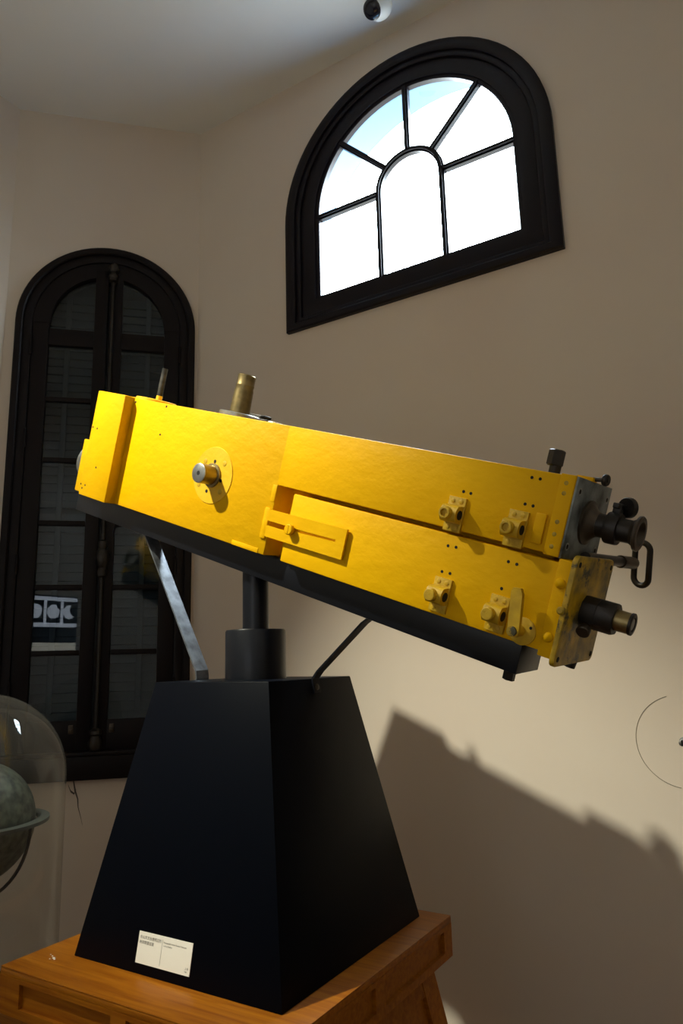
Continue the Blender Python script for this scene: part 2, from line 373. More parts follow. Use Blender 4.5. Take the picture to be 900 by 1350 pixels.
# ---------------------------------------------------------------- tall French window with closed shutters
def french_window():
    m, L = wall_frame(SIDES.index('northwest'))
    root = empty('window_2', m); struct(root, 'tall dark arched French window with closed louvred shutters behind its panes')
    C = .631; ZS = 3.785; D = M_DARKWOOD2
    rv = MB(); loop = arch(C, .52, 1.0, 3.785)
    A = [rv.bm.verts.new((x, 0, z)) for x, z in loop]; B = [rv.bm.verts.new((x, .34, z)) for x, z in loop]
    for k in range(len(A)): rv.bm.faces.new((A[k], A[(k + 1) % len(A)], B[(k + 1) % len(B)], B[k]))
    rv.build('reveal', M_SHUTTER, root)
    bp = MB().prism(loop, .335, .345); bp.build('light_block_board', M_SHUTTER, root)  # added unseen board, stops sky light leaking between the slats
    MB().band(arch(C, .566, .942, ZS), arch(C, .52, .985, ZS), -.035, .01, chamfer=.008).build('casing', D, root)
    MB().band(arch(C, .528, .98, ZS), arch(C, .468, 1.09, ZS), -.015, .05, chamfer=.006).build('jamb', D, root)
    MB().box(C - .566, C + .566, -.055, 0, .942, 1.075, .006).build('apron_board', D, root)
    MB().box(C - .55, C + .55, -.062, .02, 1.075, 1.10, .008).build('sill_rail', D, root)
    rows = [3.64, 3.272, 2.87, 2.465, 2.067, 1.67, 1.275]
    for sgn in (-1, 1):
        leaf = empty('casement_leaf', parent=root)
        xin = C + sgn * .006; xo = C + sgn * .465; pi_ = C + sgn * .088; po = C + sgn * .365
        lo_, hi_ = sorted((xo, po)); MB().box(lo_, hi_, 0, .045, 1.09, 3.80, .005).build('stile', D, leaf)
        lo_, hi_ = sorted((xin, pi_)); MB().box(lo_, hi_, 0, .045, 1.09, 4.20, .005).build('stile', D, leaf)
        lo_, hi_ = sorted((xin, xo)); MB().box(lo_, hi_, .002, .043, 1.09, 1.275, .005).build('rail', D, leaf)
        lo_, hi_ = sorted((pi_, po)); MB().box(lo_, hi_, .002, .043, 3.64, 3.755, .005).build('rail', D, leaf)
        # arched head
        def q(r, n=20, a1=90):
            return [(C + sgn * r * math.cos(math.radians(a1 * k / n)), ZS + r * math.sin(math.radians(a1 * k / n))) for k in range(n + 1)]
        MB().band(q(.466), q(.362), .0, .045, closed=False).build('arched_head', D, leaf)
        for z in rows[1:-1]:
            lo_, hi_ = sorted((pi_, po)); MB().box(lo_, hi_, .006, .04, z - .016, z + .016, .006).build('muntin', D, leaf)
        for k in range(6):
            lo_, hi_ = sorted((pi_, po)); MB().box(lo_ - .005, hi_ + .005, .028, .032, rows[k + 1], rows[k]).build('glass_pane', M_GLASS2, leaf, smooth=False)
        ax = [(pi_ - sgn * .004, 3.75)] + [(po, 3.75)] + [(x, z) for x, z in q(.367) if abs(x - C) > .084] + [(pi_ - sgn * .004, ZS + .357)]
        MB().prism(ax, .028, .032).build('glass_pane', M_GLASS2, leaf, smooth=False)
        for z in (3.62, 3.0, 2.2, 1.45):
            x = C + sgn * .468; MB().cyl((x, -.012, z - .06), (x, -.012, z + .06), .008, n=10).build('hinge', M_DARKWOOD2, leaf)
        x = C + sgn * .115; MB().box(x - .014, x + .014, -.012, 0, 1.20, 1.25, .003).box(x - .010, x + .010, -.020, -.008, 1.212, 1.226, .003).build('leaf_catch', M_BRONZE2, leaf)
        # louvred shutter behind
        sh = empty('shutter_leaf', parent=root)
        a, b = sorted((C + sgn * .01, C + sgn * .515))
        for (x0, x1) in ((a, a + .055), (b - .055, b)):
            MB().box(x0, x1, .20, .24, 1.0, 3.9 if True else 0, .004).build('shutter_stile', M_SHUTTER, sh)
        for (z0, z1) in ((1.0, 1.13), (2.44, 2.56), (2.60, 2.66), (3.74, 3.80)):
            MB().box(a + .05, b - .05, .205, .235, z0, z1, .004).build('shutter_rail', M_SHUTTER, sh)
        MB().band(q(.515), q(.43), .205, .24, closed=False).build('shutter_arched_head', M_SHUTTER, sh)
        xm = (a + b) / 2 - .01
        MB().box(xm - .017, xm + .017, .165, .185, 1.30, 4.12, .003).build('tilt_rod', M_TILTROD, sh)
        src = None; z = 1.17
        mb = MB().box(-(b - a) / 2 + .052, (b - a) / 2 - .052, -.006, .006, -.034, .034)
        while z < 4.12:
            wz = 1.0 if z < 3.80 else math.sqrt(max(0.02, .43 ** 2 - (z - ZS) ** 2)) / .43
            if not (2.42 < z < 2.67):
                if src is None: src = mb.build('slat', M_SLAT, sh, smooth=False); o = src
                else: o = share(src, sh)
                o.location = ((a + b) / 2 if wz == 1 else C + sgn * (.05 + .20 * wz), .215, z); o.rotation_euler = (math.radians(-14), 0, 0)
                o.scale = (1.0 if wz == 1 else max(.25, wz * .95), 1, 1)
            z += .058
    # espagnolette rod
    bolt = empty('espagnolette_bolt', parent=root); X = C + .026; y = -.022
    MB().cyl((X, y, 1.23), (X, y, 4.14), .0115, n=14).build('rod', M_BRONZE, bolt)
    def knobs(z0, prof, nm): MB().lathe([(t, r) for t, r in prof], (X, y, z0), (0, 0, 1), 18).build(nm, M_BRONZE, bolt)
    knobs(4.10, [(0, .016), (.01, .030), (.03, .026), (.045, .034), (.075, .022), (.085, .030), (.105, .034), (.13, .026), (.14, .01)], 'top_finial')
    knobs(2.12, [(0, .016), (.01, .028), (.04, .030), (.06, .024), (.075, .034), (.12, .042), (.165, .034), (.18, .024), (.20, .030), (.225, .028), (.235, .014)], 'lock_case')
    knobs(1.10, [(0, .030), (.015, .038), (.05, .040), (.085, .028), (.095, .036), (.115, .034), (.13, .014)], 'bottom_keeper')
french_window()

# wall blemishes
cr = MB()
base = [(1.216 - .672, .94, .006), (1.216 - .660, .88, .010), (1.216 - .644, .835, .007), (1.216 - .640, .79, .005), (1.216 - .625, .74, .003), (1.216 - .612, .69, .001)]
cr.prism([(x - w / 2, z) for x, z, w in base] + [(x + w / 2, z) for x, z, w in base[::-1]], -.0012, .0)
b2 = [(1.216 - .70, .915, .003), (1.216 - .685, .88, .006), (1.216 - .665, .865, .006), (1.216 - .655, .89, .002)]
cr.prism([(x, z - w) for x, z, w in b2] + [(x, z + w) for x, z, w in b2[::-1]], -.001, .0)
cr.build('plaster_crack', M_CRACK, walls['northwest'], smooth=False)
sc = MB(); cx, cz, r = 3.2 - .447, 1.222, .188
pts = [(cx + r * math.cos(math.radians(a)), -.0005, cz + r * math.sin(math.radians(a))) for a in range(105, 262, 4)]
sc.tube(pts, .0014, 6); sc.build('scratched_arc', M_SCRATCH, walls['north'])

peg = empty('wall_peg', Matrix.Translation((-.447, 3.4, 1.222)))
tag(peg, 'small metal peg sticking out of the plaster inside the scratched arc', 'peg')
MB().lathe([(0, .018), (.006, .018), (.008, .009), (.05, .009), (.052, .013), (.062, .013), (.064, .008)], (0, .001, 0), (0, -1, 0), 16).build('shaft', M_STEEL, peg)
MB().box(-.004, .004, -.066, -.058, -.012, .012, .001).build('slot_shade', M_HOLE_SHADE, peg)  # dark bar painted for the shade in the slot

# ---------------------------------------------------------------- ceiling fittings
cm = empty('security_camera', Matrix.Translation((-1.575, 3.12, CEIL))); tag(cm, 'white dome security camera with dark lens on the ceiling', 'camera')
MB().lathe([(0, .062), (.012, .062), (.02, .05), (.03, .045)], (0, 0, 0), (0, 0, -1), 28).build('mount', M_WHITE, cm)
bd = MB().sphere((0, 0, -.075), .078).build('shell', M_WHITE, cm)
ld_ = (Vector((-.18, -.62, -.76))).normalized()
MB().lathe([(.050, .056), (.073, .052), (.083, .040), (.088, .02), (.089, .001)], (-.012, 0, -.075), ld_, 28).build('lens', M_LENS, cm)

sp = empty('track_spotlight', Matrix.Translation((SPOT_POS.x, SPOT_POS.y, CEIL))); tag(sp, 'black ceiling spotlight aimed at the yellow telescope', 'spotlight')
dirv = (SPOT_AIM - SPOT_POS).normalized(); ctr = SPOT_POS - Vector((SPOT_POS.x, SPOT_POS.y, CEIL))
MB().cyl((0, 0, 0), (0, 0, -.03), .05).build('ceiling_rose', M_BLACKMETAL, sp)
MB().cyl((0, 0, -.02), ctr - dirv * .08, .009, n=10).build('stem', M_BLACKMETAL, sp)
MB().lathe([(-.16, .035), (-.15, .06), (-.01, .068), (-.01, .06), (-.07, .045)], ctr, dirv, 24, caps=False).build('lamp_head', M_BLACKMETAL, sp)
sl = bpy.data.lights.new('spot_lamp_offscreen', 'SPOT'); sl.energy = SPOT_POWER; sl.color = (1.0, .98, .79); sl.spot_size = math.radians(36); sl.spot_blend = 1.0
sl.shadow_soft_size = .045
slo = bpy.data.objects.new('spot_lamp_offscreen', sl); COL.objects.link(slo)
slo.location = SPOT_POS; slo.rotation_euler = dirv.to_track_quat('-Z', 'Y').to_euler()

# ---------------------------------------------------------------- table
TX0, TX1, TY0, TY1, TZ = -2.079, -1.091, 1.430, 2.405, .75
tb = empty('display_table', Matrix.Translation(((TX0 + TX1) / 2, (TY0 + TY1) / 2, 0)))
tag(tb, 'square lacquered wooden display table with panelled sides under the black plinth', 'table')
hx, hy = (TX1 - TX0) / 2, (TY1 - TY0) / 2
MB().box(-hx, hx, -hy, hy, TZ - .005, TZ, .002).build('top', M_WOOD, tb)
MB().box(-hx, hx, -hy, hy, TZ - .022, TZ - .0045, .002).build('top_edge', M_WOOD_SIDE, tb)
# apron frame with two recessed panels on every side
ap = MB(); az0, az1 = .628, .7285; pz0, pz1 = .652, .716
def side_frame(mb, f, half, out):
    # rails/stiles on one side; f maps (along, depth, z)
    e = .035
    spans = [(-half + .06, -.028), (.028, half - .06)]
    def bx(a0, a1, d0, d1, z0, z1):
        p = [f(a, d, z) for z in (z0, z1) for a, d in ((a0, d0), (a1, d0), (a1, d1), (a0, d1))]
        mb.hexa(p[:4], p[4:])
    bx(-half, half, out - .03, out, az0, pz0); bx(-half, half, out - .03, out, pz1, az1)
    bx(-half, spans[0][0], out - .03, out, pz0, pz1); bx(spans[0][1], spans[1][0], out - .03, out, pz0, pz1); bx(spans[1][1], half, out - .03, out, pz0, pz1)
    return spans
F4 = [(lambda a, d, z: (a, -d, z), hx, hy), (lambda a, d, z: (d, a, z), hy, hx), (lambda a, d, z: (-a, d, z), hx, hy), (lambda a, d, z: (-d, -a, z), hy, hx)]
for f, half, out in F4:
    mb = MB(); spans = side_frame(mb, f, half - (.0302 if out == hy else 0), out); mb.build('apron_frame', M_WOOD_SIDE, tb, smooth=False)
    for a0, a1 in spans:
        mb = MB(); p = [f(a, d, z) for z in (pz0 - .004, pz1 + .004) for a, d in ((a0 - .004, out - .026), (a1 + .004, out - .026), (a1 + .004, out - .012), (a0 - .004, out - .012))]
        mb.hexa(p[:4], p[4:]); mb.build('apron_panel', M_WOOD_SIDE, tb, smooth=False)
k0, k1 = .055, -.093
for sx, sy in ((-1, -1), (1, -1), (1, 1), (-1, 1)):
    def P(k, z, dx, dy): return (sx * (hx - k - dx), sy * (hy - k - dy), z)
    MB().hexa([P(k1, FLOOR, 0, 0), P(k1, FLOOR, .09, 0), P(k1, FLOOR, .09, .09), P(k1, FLOOR, 0, .09)], [P(k0, .63, 0, 0), P(k0, .63, .09, 0), P(k0, .63, .09, .09), P(k0, .63, 0, .09)]).build('leg', M_WOOD_SIDE, tb, smooth=False)
for f, half, out in F4:
    mb = MB(); kk = .055
    def kz(z): return k0 + (k1 - k0) * (.63 - z) / (.63 - FLOOR)
    def fb(a, d, z): return f(a, d, z)
    z0, z1 = -.10, .63
    p = [fb(-half + kz(z0) + .05, out - kz(z0) - .03, z0), fb(half - kz(z0) - .05, out - kz(z0) - .03, z0), fb(half - kz(z0) - .05, out - kz(z0) - .014, z0), fb(-half + kz(z0) + .05, out - kz(z0) - .014, z0)]
    q = [fb(-half + kz(z1) + .05, out - kz(z1) - .03, z1), fb(half - kz(z1) - .05, out - kz(z1) - .03, z1), fb(half - kz(z1) - .05, out - kz(z1) - .014, z1), fb(-half + kz(z1) + .05, out - kz(z1) - .014, z1)]
    mb.hexa(p, q); mb.build('side_panel', M_WOOD_SIDE, tb, smooth=False)
    mb = MB(); z0, z1 = .545, .63
    p = [fb(-half + kz(z0) + .08, out - kz(z0) - .03, z0), fb(half - kz(z0) - .08, out - kz(z0) - .03, z0), fb(half - kz(z0) - .08, out - kz(z0) - .002, z0), fb(-half + kz(z0) + .08, out - kz(z0) - .002, z0)]
    q = [fb(-half + kz(z1) + .08, out - kz(z1) - .03, z1), fb(half - kz(z1) - .08, out - kz(z1) - .03, z1), fb(half - kz(z1) - .08, out - kz(z1) - .002, z1), fb(-half + kz(z1) + .08, out - kz(z1) - .002, z1)]
    mb.hexa(p, q); mb.build('upper_rail', M_WOOD_SIDE, tb, smooth=False)
# flaked spot on the lacquer
fl = MB()
for (x, y, r) in ((-2.0, 1.545, .003), (-1.985, 1.538, .005), (-1.975, 1.533, .004), (-1.99, 1.528, .0025), (-2.015, 1.55, .002)):
    n = 7; fl.lathe([(0, r), (.0008, r * .8)], (x - (TX0 + TX1) / 2, y - (TY0 + TY1) / 2, TZ - .0002), (0, 0, 1), n)
fl.build('chipped_lacquer', M_RUST, tb, smooth=False)

# ---------------------------------------------------------------- plinth / pier
PC = Vector((-1.5596, 1.9609, 0)); PB, PT, PZ0, PZ1 = .3843, .2312, .75, 1.5371
stand = empty('telescope_pier', Matrix.Translation((PC.x, PC.y, PZ0))); tag(stand, 'black tapered plinth with short steel column carrying the yellow telescope', 'pedestal')
H = PZ1 - PZ0
t = bmesh.new()
A = [t.verts.new((sx * PB, sy * PB, .0003)) for sx, sy in ((-1, -1), (1, -1), (1, 1), (-1, 1))]; B = [t.verts.new((sx * PT, sy * PT, H)) for sx, sy in ((-1, -1), (1, -1), (1, 1), (-1, 1))]
t.faces.new(A[::-1]); t.faces.new(B)
for i in range(4): t.faces.new((A[i], A[(i + 1) % 4], B[(i + 1) % 4], B[i]))
bmesh.ops.bevel(t, geom=t.edges[:], offset=.003, segments=2, affect='EDGES', profile=.5)
mb = MB(); mb.merge(t); mb.build('tapered_plinth', M_BLACK, stand)
MB().lathe([(0, .1025), (.158, .1025), (.164, .0995), (.165, .06)], (0, 0, H - .001), (0, 0, 1), 48).build('base_drum', M_BLACKMETAL, stand)
cmb = MB().cyl((0, 0, H + .16), (0, 0, 1.906 - PZ0), .0445, n=40)
for v in cmb.bm.verts:   # top cut to the slope of the cradle tray
    if v.co.z > H + .2: v.co.z = 1.89 - PZ0 + (.0076 - (v.co.x * .33319577 + v.co.y * -.08486351)) / .93903076
cmb.build('column', M_BLACKMETAL, stand)

# ---------------------------------------------------------------- telescope frame: local x along the tube to the eyepieces, y away from the front face, z up across the tube
U = Vector((0.93647681, -0.08588531, -0.34005131)); WD = Vector((0.10950689, 0.99268419, 0.05085609)); VV = Vector((0.33319577, -0.08486351, 0.93903076))
OO = Vector((PC.x, PC.y, 1.89))
TM = Matrix((U, WD, VV)).transposed().to_4x4(); TM.translation = OO
def TW(u, w, v): return OO + U * u + WD * w + VV * v
IM = Matrix.Translation((-PC.x, -PC.y, -PZ0))
tel = empty('twin_tube_telescope', TM); tag(tel, 'long yellow painted twin-tube box telescope with brass fittings and eyepieces', 'telescope')
# black cradle tray under the tubes
tray = MB().box(-1.06, 1.022, -.07, .07, .008, .097, .003).build('cradle_tray', M_BLACKMETAL, tel)
bo = MB().cyl((.985, -.02, .012), (.985, -.02, -.022), .016, n=6).build('tray_bolt', M_BRONZE, tray)
# flat struts
def loc(p): return Vector(p) - Vector((PC.x, PC.y, PZ0))
top = TW(-.62, 0, .004)
path = [TW(-.56, 0, .004), TW(-.60, 0, .003), top, top + Vector((.02, 0, -.035)), Vector((PC.x - PT - .012, PC.y, PZ1 + .03)), Vector((PC.x - PT - .009, PC.y, PZ1 + .004)), Vector((PC.x - PT - .016, PC.y, PZ1 - .05))]
MB().ribbon([loc(p) for p in path], WD, .056, .006).build('strut', M_GREYBAR, stand, smooth=False)
top = TW(.515, 0, .004)
path = [TW(.44, 0, .004), TW(.50, 0, .003), top, top + Vector((-.03, 0, -.018)), Vector((PC.x + PT + .028, PC.y, PZ1 + .022)), Vector((PC.x + PT + .010, PC.y, PZ1 + .0)), Vector((PC.x + PT + .016, PC.y, PZ1 - .045))]
st = MB().ribbon([loc(p) for p in path], WD, .034, .006).build('strut', M_BLACKMETAL, stand, smooth=False)
MB().lathe([(0, .011), (.006, .010), (.009, .005)], loc((PC.x + PT + .012, PC.y, PZ1 - .027)), (1, 0, .15), 12).build('strut_bolt', M_BRONZE2, st)
st.name = 'strut'

# exhibit card on the plinth front
slope = math.atan2(PB - PT, H)
card = empty('exhibit_card'); tag(card, 'cream bilingual exhibit card stuck to the black plinth front', 'card')
zc = (.777 + .8532) / 2; yc = PC.y - PB + (zc - PZ0) * math.tan(slope) - .0012
card.matrix_world = Matrix.Translation((-1.5866, yc, zc)) @ Matrix.Rotation(-slope, 4, 'X')
MB().box(-.102, .102, -.001, .001, -.039, .039).build('card_sheet', M_CARD, card, smooth=False)
MB().box(-.0095, -.0088, -.0013, -.0009, -.032, .030).build('divider_line', M_INK, card, smooth=False)
def text(body, x, z, size, name):
    c = bpy.data.curves.new(name, 'FONT'); c.body = body; c.size = size; c.align_x = 'LEFT'; c.align_y = 'TOP'; c.extrude = 0.0
    o = bpy.data.objects.new(name, c); COL.objects.link(o)
    bpy.context.view_layer.update()
    dg = bpy.context.evaluated_depsgraph_get(); me = bpy.data.meshes.new_from_object(o.evaluated_get(dg)); bpy.data.objects.remove(o)
    me.name = name; me.materials.clear(); me.materials.append(M_INK)
    o = bpy.data.objects.new(name, me); COL.objects.link(o); o.parent = card
    o.location = (x, -.0014, z); o.rotation_euler = (PI / 2, 0, 0)
    return o
text('\u4f58\u5c71\u5929\u6587\u53f0\u4f7f\u7528\u8fc7\u7684', -.096, .030, .0092, 'chinese_title_line')
text('\u9644\u53cc\u7b52\u671b\u8fdc\u955c', -.096, .0175, .0092, 'chinese_title_line')
text('Photographic double Sheshan Telescope', -.004, .027, .0052, 'english_title_line')
text('used at Sheshan', -.004, .0195, .0052, 'english_title_line')
text('\u4e0a\u6d77', .084, -.020, .0062, 'card_mark')
text('1901', .083, -.028, .0048, 'card_mark')

# ---------------------------------------------------------------- the yellow telescope
D = .122
Y = M_YELLOW
body = MB().box(-.7228, .132, -D, D, .096, .519, .004).build('main_box', Y, tel)
upper = MB().box(.125, 1.076, -D, D, .326, .519, .004).build('upper_tube', Y, tel)
lower = MB().box(.207, 1.087, -D, D, .096, .3125, .004).build('lower_tube', Y, tel)
MB().box(.12, 1.04, -.045, .095, .102, .50).build('inner_core', M_INSIDE, tel)
cap = MB().box(-.911, -.7225, -.164, .15, .094, .521, .004).build('end_cap', Y, tel)
MB().box(-1.05, -.909, -.10, .10, .092, .314, .004).build('lens_box', Y, tel)
MB().lathe([(0, .085), (.035, .085), (.042, .078), (.042, .06), (.02, .06)], (-1.048, -.01, .215), (-1, 0, 0), 40).build('lens_cell', M_STEEL, tel)
MB().box(-.90, -.735, -.06, .06, .519, .526, .002).build('cap_lid', M_YELLOW_PALE, tel)
# pale repainted patch round the spindle
disc = MB().lathe([(0, .100), (.0025, .0985)], (-.1813, -D + .0003, .3033), (0, -1, 0), 44).build('spindle_plate', M_YELLOW_PALE, tel)
for (u, v) in ((-.232, .345), (-.133, .352), (-.243, .262), (-.128, .255)):
    MB().lathe([(0, .0095), (.001, .0095), (.0016, .008)], (u, -D - .002, v), (0, -1, 0), 14).box(u - .007, u + .007, -D - .0040, -D - .0033, v - .0012, v + .0012).build('screw', M_YELLOW_DULL, disc)
for (u, v) in ((-.183, .352), (-.135, .292), (-.195, .245)):
    MB().lathe([(0, .0065), (.0012, .006)], (u, -D - .0018, v), (0, -1, 0), 12).build('screw_hole_shade', M_HOLE_SHADE, disc)  # surface discs, hole shade painted in their colour
MB().lathe([(0, .042), (.006, .042), (.008, .034), (.060, .034)], (-.1813, -D - .002, .3033), (0, -1, 0), 36).build('declination_spindle', M_BRASS, tel)
tipo = MB().lathe([(0, .0335), (.003, .0335), (.0045, .031)], (-.1813, -D - .0615, .3033), (0, -1, 0), 36).build('spindle_tip', M_STEEL, tel)
MB().lathe([(0, .008), (.0008, .0075)], (-.1813, -D - .0658, .3033), (0, -1, 0), 14).build('centre_hole_shade', M_HOLE_SHADE, tipo)  # dark disc on the tip, painted shade of a hole
# seams
MB().box(-.02, .105, -D - .0016, -D, .0965, .112, .0005).build('patch_strip', M_YELLOW, tel)
MB().box(.112, .131, -D - .0015, -D + .002, .27, .325, .0015).build('jamb_strip', M_YELLOW, tel)
# slotted slide plate bridging the recess
MB().box(.103, .126, -D - .006, -D + .001, .148, .248, .002).build('stop_plate', Y, tel)
sl_ = MB()
ua, ub, uc = .1315, .418, .453
sl_.prism([(ua, .158), (uc, .160), (uc, .251), (ua, .2455), (ua, .2095), (.215, .2095), (.215, .2075), (ub, .2125), (ub, .2055), (.215, .1985), (.215, .1935), (ua, .1935)], -D - .0125, -D - .005)
slide = sl_.build('slide_plate', Y, tel, smooth=False)
MB().box(.25, .44, -D - .0055, -D + .001, .175, .238).build('slide_bed', Y, tel, smooth=False)
MB().lathe([(0, .008), (.018, .008), (.018, .0165), (.029, .0165), (.031, .014)], (.2412, -D - .0005, .2026), (0, -1, 0), 22).box(.2402, .2422, -D - .0323, -D - .031, .1895, .2155).build('slide_screw', Y, slide)
# rod brackets
def bracket(u, v, closed):
    r = empty('rod_bracket', parent=tel); r.location = (u, -D, v)
    MB().box(-.026, .026, -.008, .001, -.046, .046, .0018).build('bracket_plate', M_YELLOW_DULL, r)
    b = MB(); pts = [(-.024, -.0215), (.024, -.0215), (.024, .0215), (-.024, .0215)]
    # rounded saddle: profile in (y,z) swept along u
    prof = [(-.006, -.024), (-.030, -.022)] + [(-.030 - .014 * math.sin(a), -.022 + .022 * (1 - math.cos(a))) for a in [PI * k / 10 for k in range(1, 10)]] + [(-.030, .022), (-.006, .024)]
    A = [b.bm.verts.new((-.0235, y, z)) for y, z in prof]; B = [b.bm.verts.new((.0235, y, z)) for y, z in prof]
    b.bm.faces.new(A); b.bm.faces.new(B[::-1])
    for k in range(len(prof)): b.bm.faces.new((A[k], B[k], B[(k + 1) % len(prof)], A[(k + 1) % len(prof)]))
    sd = b.build('saddle', M_YELLOW_WORN if False else M_YELLOW_DULL, r)
    MB().lathe([(0, .0125), (.0012, .0125)], (.0235, -.022, 0), (1, 0, 0), 18).build('rod_bore_shade', M_HOLE_SHADE, sd)  # flat disc, the bore's inner shade is painted dark
    MB().lathe([(0, .0165), (.014, .0165), (.016, .0145), (.0162, .0105), (.009, .0095)] if not closed else [(0, .0165), (.015, .0165), (.017, .014)], (-.003, -.042, 0), (0, -1, 0), 20).build('clamp_nose', M_YELLOW_DULL, r)
    for (x, z) in ((-.012, .035), (.012, .035), (-.012, -.035), (.012, -.035)):
        MB().lathe([(0, .0062), (.0012, .0062), (.0018, .005)], (x, -.008, z), (0, -1, 0), 12).build('screw', M_YELLOW_DULL, r)
    return r
bracket(.7835, .3665, False); bracket(.9595, .3665, False); bracket(.795, .151, True); bracket(.963, .150, True)
# locking lever
lv = empty('lock_lever', parent=tel); lv.location = (1.030, -D, .128)
MB().lathe([(0, .034), (.004, .034), (.006, .030)], (.006, 0, .0), (0, -1, 0), 28).build('pivot_plate', M_YELLOW_DULL, lv)
MB().lathe([(0, .014), (.04, .014), (.042, .011)], (0, -.004, 0), (0, -1, 0), 20).build('pivot', M_YELLOW_DULL, lv)
MB().prism([(.012, -.012), (.016, .0), (.004, .090), (-.004, .104), (-.022, .102), (-.026, .092), (-.014, .0), (-.010, -.012)], -.048, -.034).build('lever_arm', M_YELLOW_DULL, lv, smooth=False)
MB().lathe([(0, .012), (.008, .012), (.009, .006)], (0, -.047, 0), (0, -1, 0), 18).build('pivot_nut', M_YELLOW_WORN, lv)
MB().lathe([(0, .004), (.001, .004)], (.026, -.0055, .014), (0, -1, 0), 10).build('screw', M_HOLE_SHADE, lv)
# small plate and straps
MB().box(1.004, 1.031, -D - .009, -D + .001, .343, .417, .002).build('shim_plate', Y, tel)
up_strap = MB().box(1.040, 1.079, -D - .004, D + .004, .3225, .522, .003).build('end_strap', M_YELLOW, tel)
for v in (.50, .475, .405, .375, .345):
    MB().lathe([(0, .006), (.0015, .0055), (.0025, .003)], (1.058, -D - .003, v), (0, -1, 0), 12).build('rivet', M_YELLOW_WORN, up_strap)
lo_strap = MB().box(1.084, 1.118, -D - .005, D + .005, .085, .322, .003).build('end_strap', M_YELLOW, tel)
for v in (.265, .135):
    MB().lathe([(0, .013), (.005, .013), (.011, .008), (.013, .003)], (1.101, -D - .004, v), (0, -1, 0), 14).build('rivet', M_YELLOW, lo_strap)
# upper end plate
ep = MB().box(1.074, 1.084, -.1205, .1205, .322, .5205, .0015).build('end_plate', M_ENDPLATE, tel)
for (w, v) in ((-.097, .487), (.097, .487), (.097, .352), (-.097, .352)):
    MB().lathe([(0, .010), (.001, .010)], (1.084, w, v), (1, 0, 0), 14).build('screw', M_STEEL, ep)
    MB().lathe([(0, .006), (.0015, .006)], (1.084, w, v), (1, 0, 0), 10).build('screw_hole_shade', M_HOLE_SHADE, ep)  # dark disc painted as the shade down the hole
# upper eyepiece with clamp collar and focus knob
ey = empty('upper_eyepiece', parent=tel); ey.location = (1.084, -.004, .419)
MB().lathe([(0, .056), (.006, .056), (.008, .048), (.014, .042), (.024, .033), (.03, .031)], (0, 0, 0), (1, 0, 0), 36).build('mount_flange', M_BRONZE2, ey)
MB().lathe([(.02, .0300), (.118, .0285)], (0, 0, 0), (1, 0, 0), 36).build('draw_tube', M_BRONZE, ey)
MB().lathe([(.052, .031), (.052, .0385), (.056, .040), (.078, .040), (.082, .0385), (.082, .030)], (0, 0, 0), (1, 0, 0), 36).build('clamp_collar', M_BRONZE, ey)
MB().box(.058, .078, -.014, .014, .034, .060, .003).box(.060, .076, -.026, .026, .048, .062, .003).build('collar_lug', M_BRONZE, ey)
MB().lathe([(0, .006), (.028, .006), (.028, .024), (.032, .026), (.042, .026), (.046, .023)], (.068, -.004, .052), (.32, .93, .12), 24).build('focus_knob', M_BRONZE, ey)
MB().lathe([(.112, .030), (.120, .034), (.124, .0425), (.130, .0435), (.133, .041), (.133, .030), (.118, .022), (.08, .021)], (0, 0, 0), (1, 0, 0), 40, caps=False).build('eye_rim', M_BRONZE2, ey)
MB().lathe([(0, .0205), (.001, .0205)], (.095, 0, 0), (1, 0, 0), 28).build('eye_lens', M_LENS, ey)
# lower flange plate and eyepiece
t = bmesh.new(); bmesh.ops.create_cube(t, size=1)
for v in t.verts: v.co = Vector((1.124 + v.co.x * .014, v.co.y * .262, .2035 + v.co.z * .270))
bmesh.ops.bevel(t, geom=[e for e in t.edges if abs((e.verts[0].co - e.verts[1].co).normalized().x) > .9], offset=.018, segments=5, affect='EDGES', profile=.5)
bmesh.ops.bevel(t, geom=[e for e in t.edges if len(e.link_faces) == 2 and e.calc_face_angle(0) > 1.0], offset=.003, segments=2, affect='EDGES', profile=.5)
mb = MB(); mb.merge(t); fl_ = mb.build('flange_plate', M_YELLOW_WORN, tel)
for (w, v) in ((-.112, .318), (.112, .318), (.112, .088), (-.112, .088)):
    MB().lathe([(0, .007), (.0012, .007)], (1.131, w, v), (1, 0, 0), 12).build('screw_hole_shade', M_HOLE_SHADE, fl_)  # no real depth, hole shade is the disc's dark colour
MB().lathe([(0, .010), (.012, .010), (.016, .006)], (1.122, -.131, .205), (0, -1, 0), 14).build('flange_screw', M_YELLOW_WORN, fl_)
e2 = empty('lower_eyepiece', parent=tel); e2.location = (1.131, -.008, .206)
MB().lathe([(0, .040), (.035, .040), (.0355, .0415), (.037, .0415), (.0375, .040), (.074, .040), (.079, .038)], (0, 0, 0), (1, 0, 0), 10).build('eyepiece_barrel', M_BRONZE, e2)
MB().lathe([(.076, .0265), (.1135, .0255)], (0, 0, 0), (1, 0, 0), 30).build('eyepiece_tube', M_BRASS, e2)
MB().lathe([(.1125, .0272), (.1185, .0272), (.1195, .0255), (.1195, .018), (.116, .016)], (0, 0, 0), (1, 0, 0), 30).build('eye_cap', M_BRONZE, e2)
MB().lathe([(0, .014), (.001, .014)], (.1165, 0, 0), (1, 0, 0), 22).build('eye_lens', M_STEEL, e2)
MB().lathe([(0, .005), (.016, .005), (.016, .0165), (.030, .0165), (.032, .014)], (.022, -.028, -.030), (.1, -.85, -.5), 20).build('focus_knob', M_BRONZE2, e2)
MB().cyl((1.108, .05, .078), (1.104, .05, .050), .017, n=14).build('foot_screw', M_BRONZE, tel)
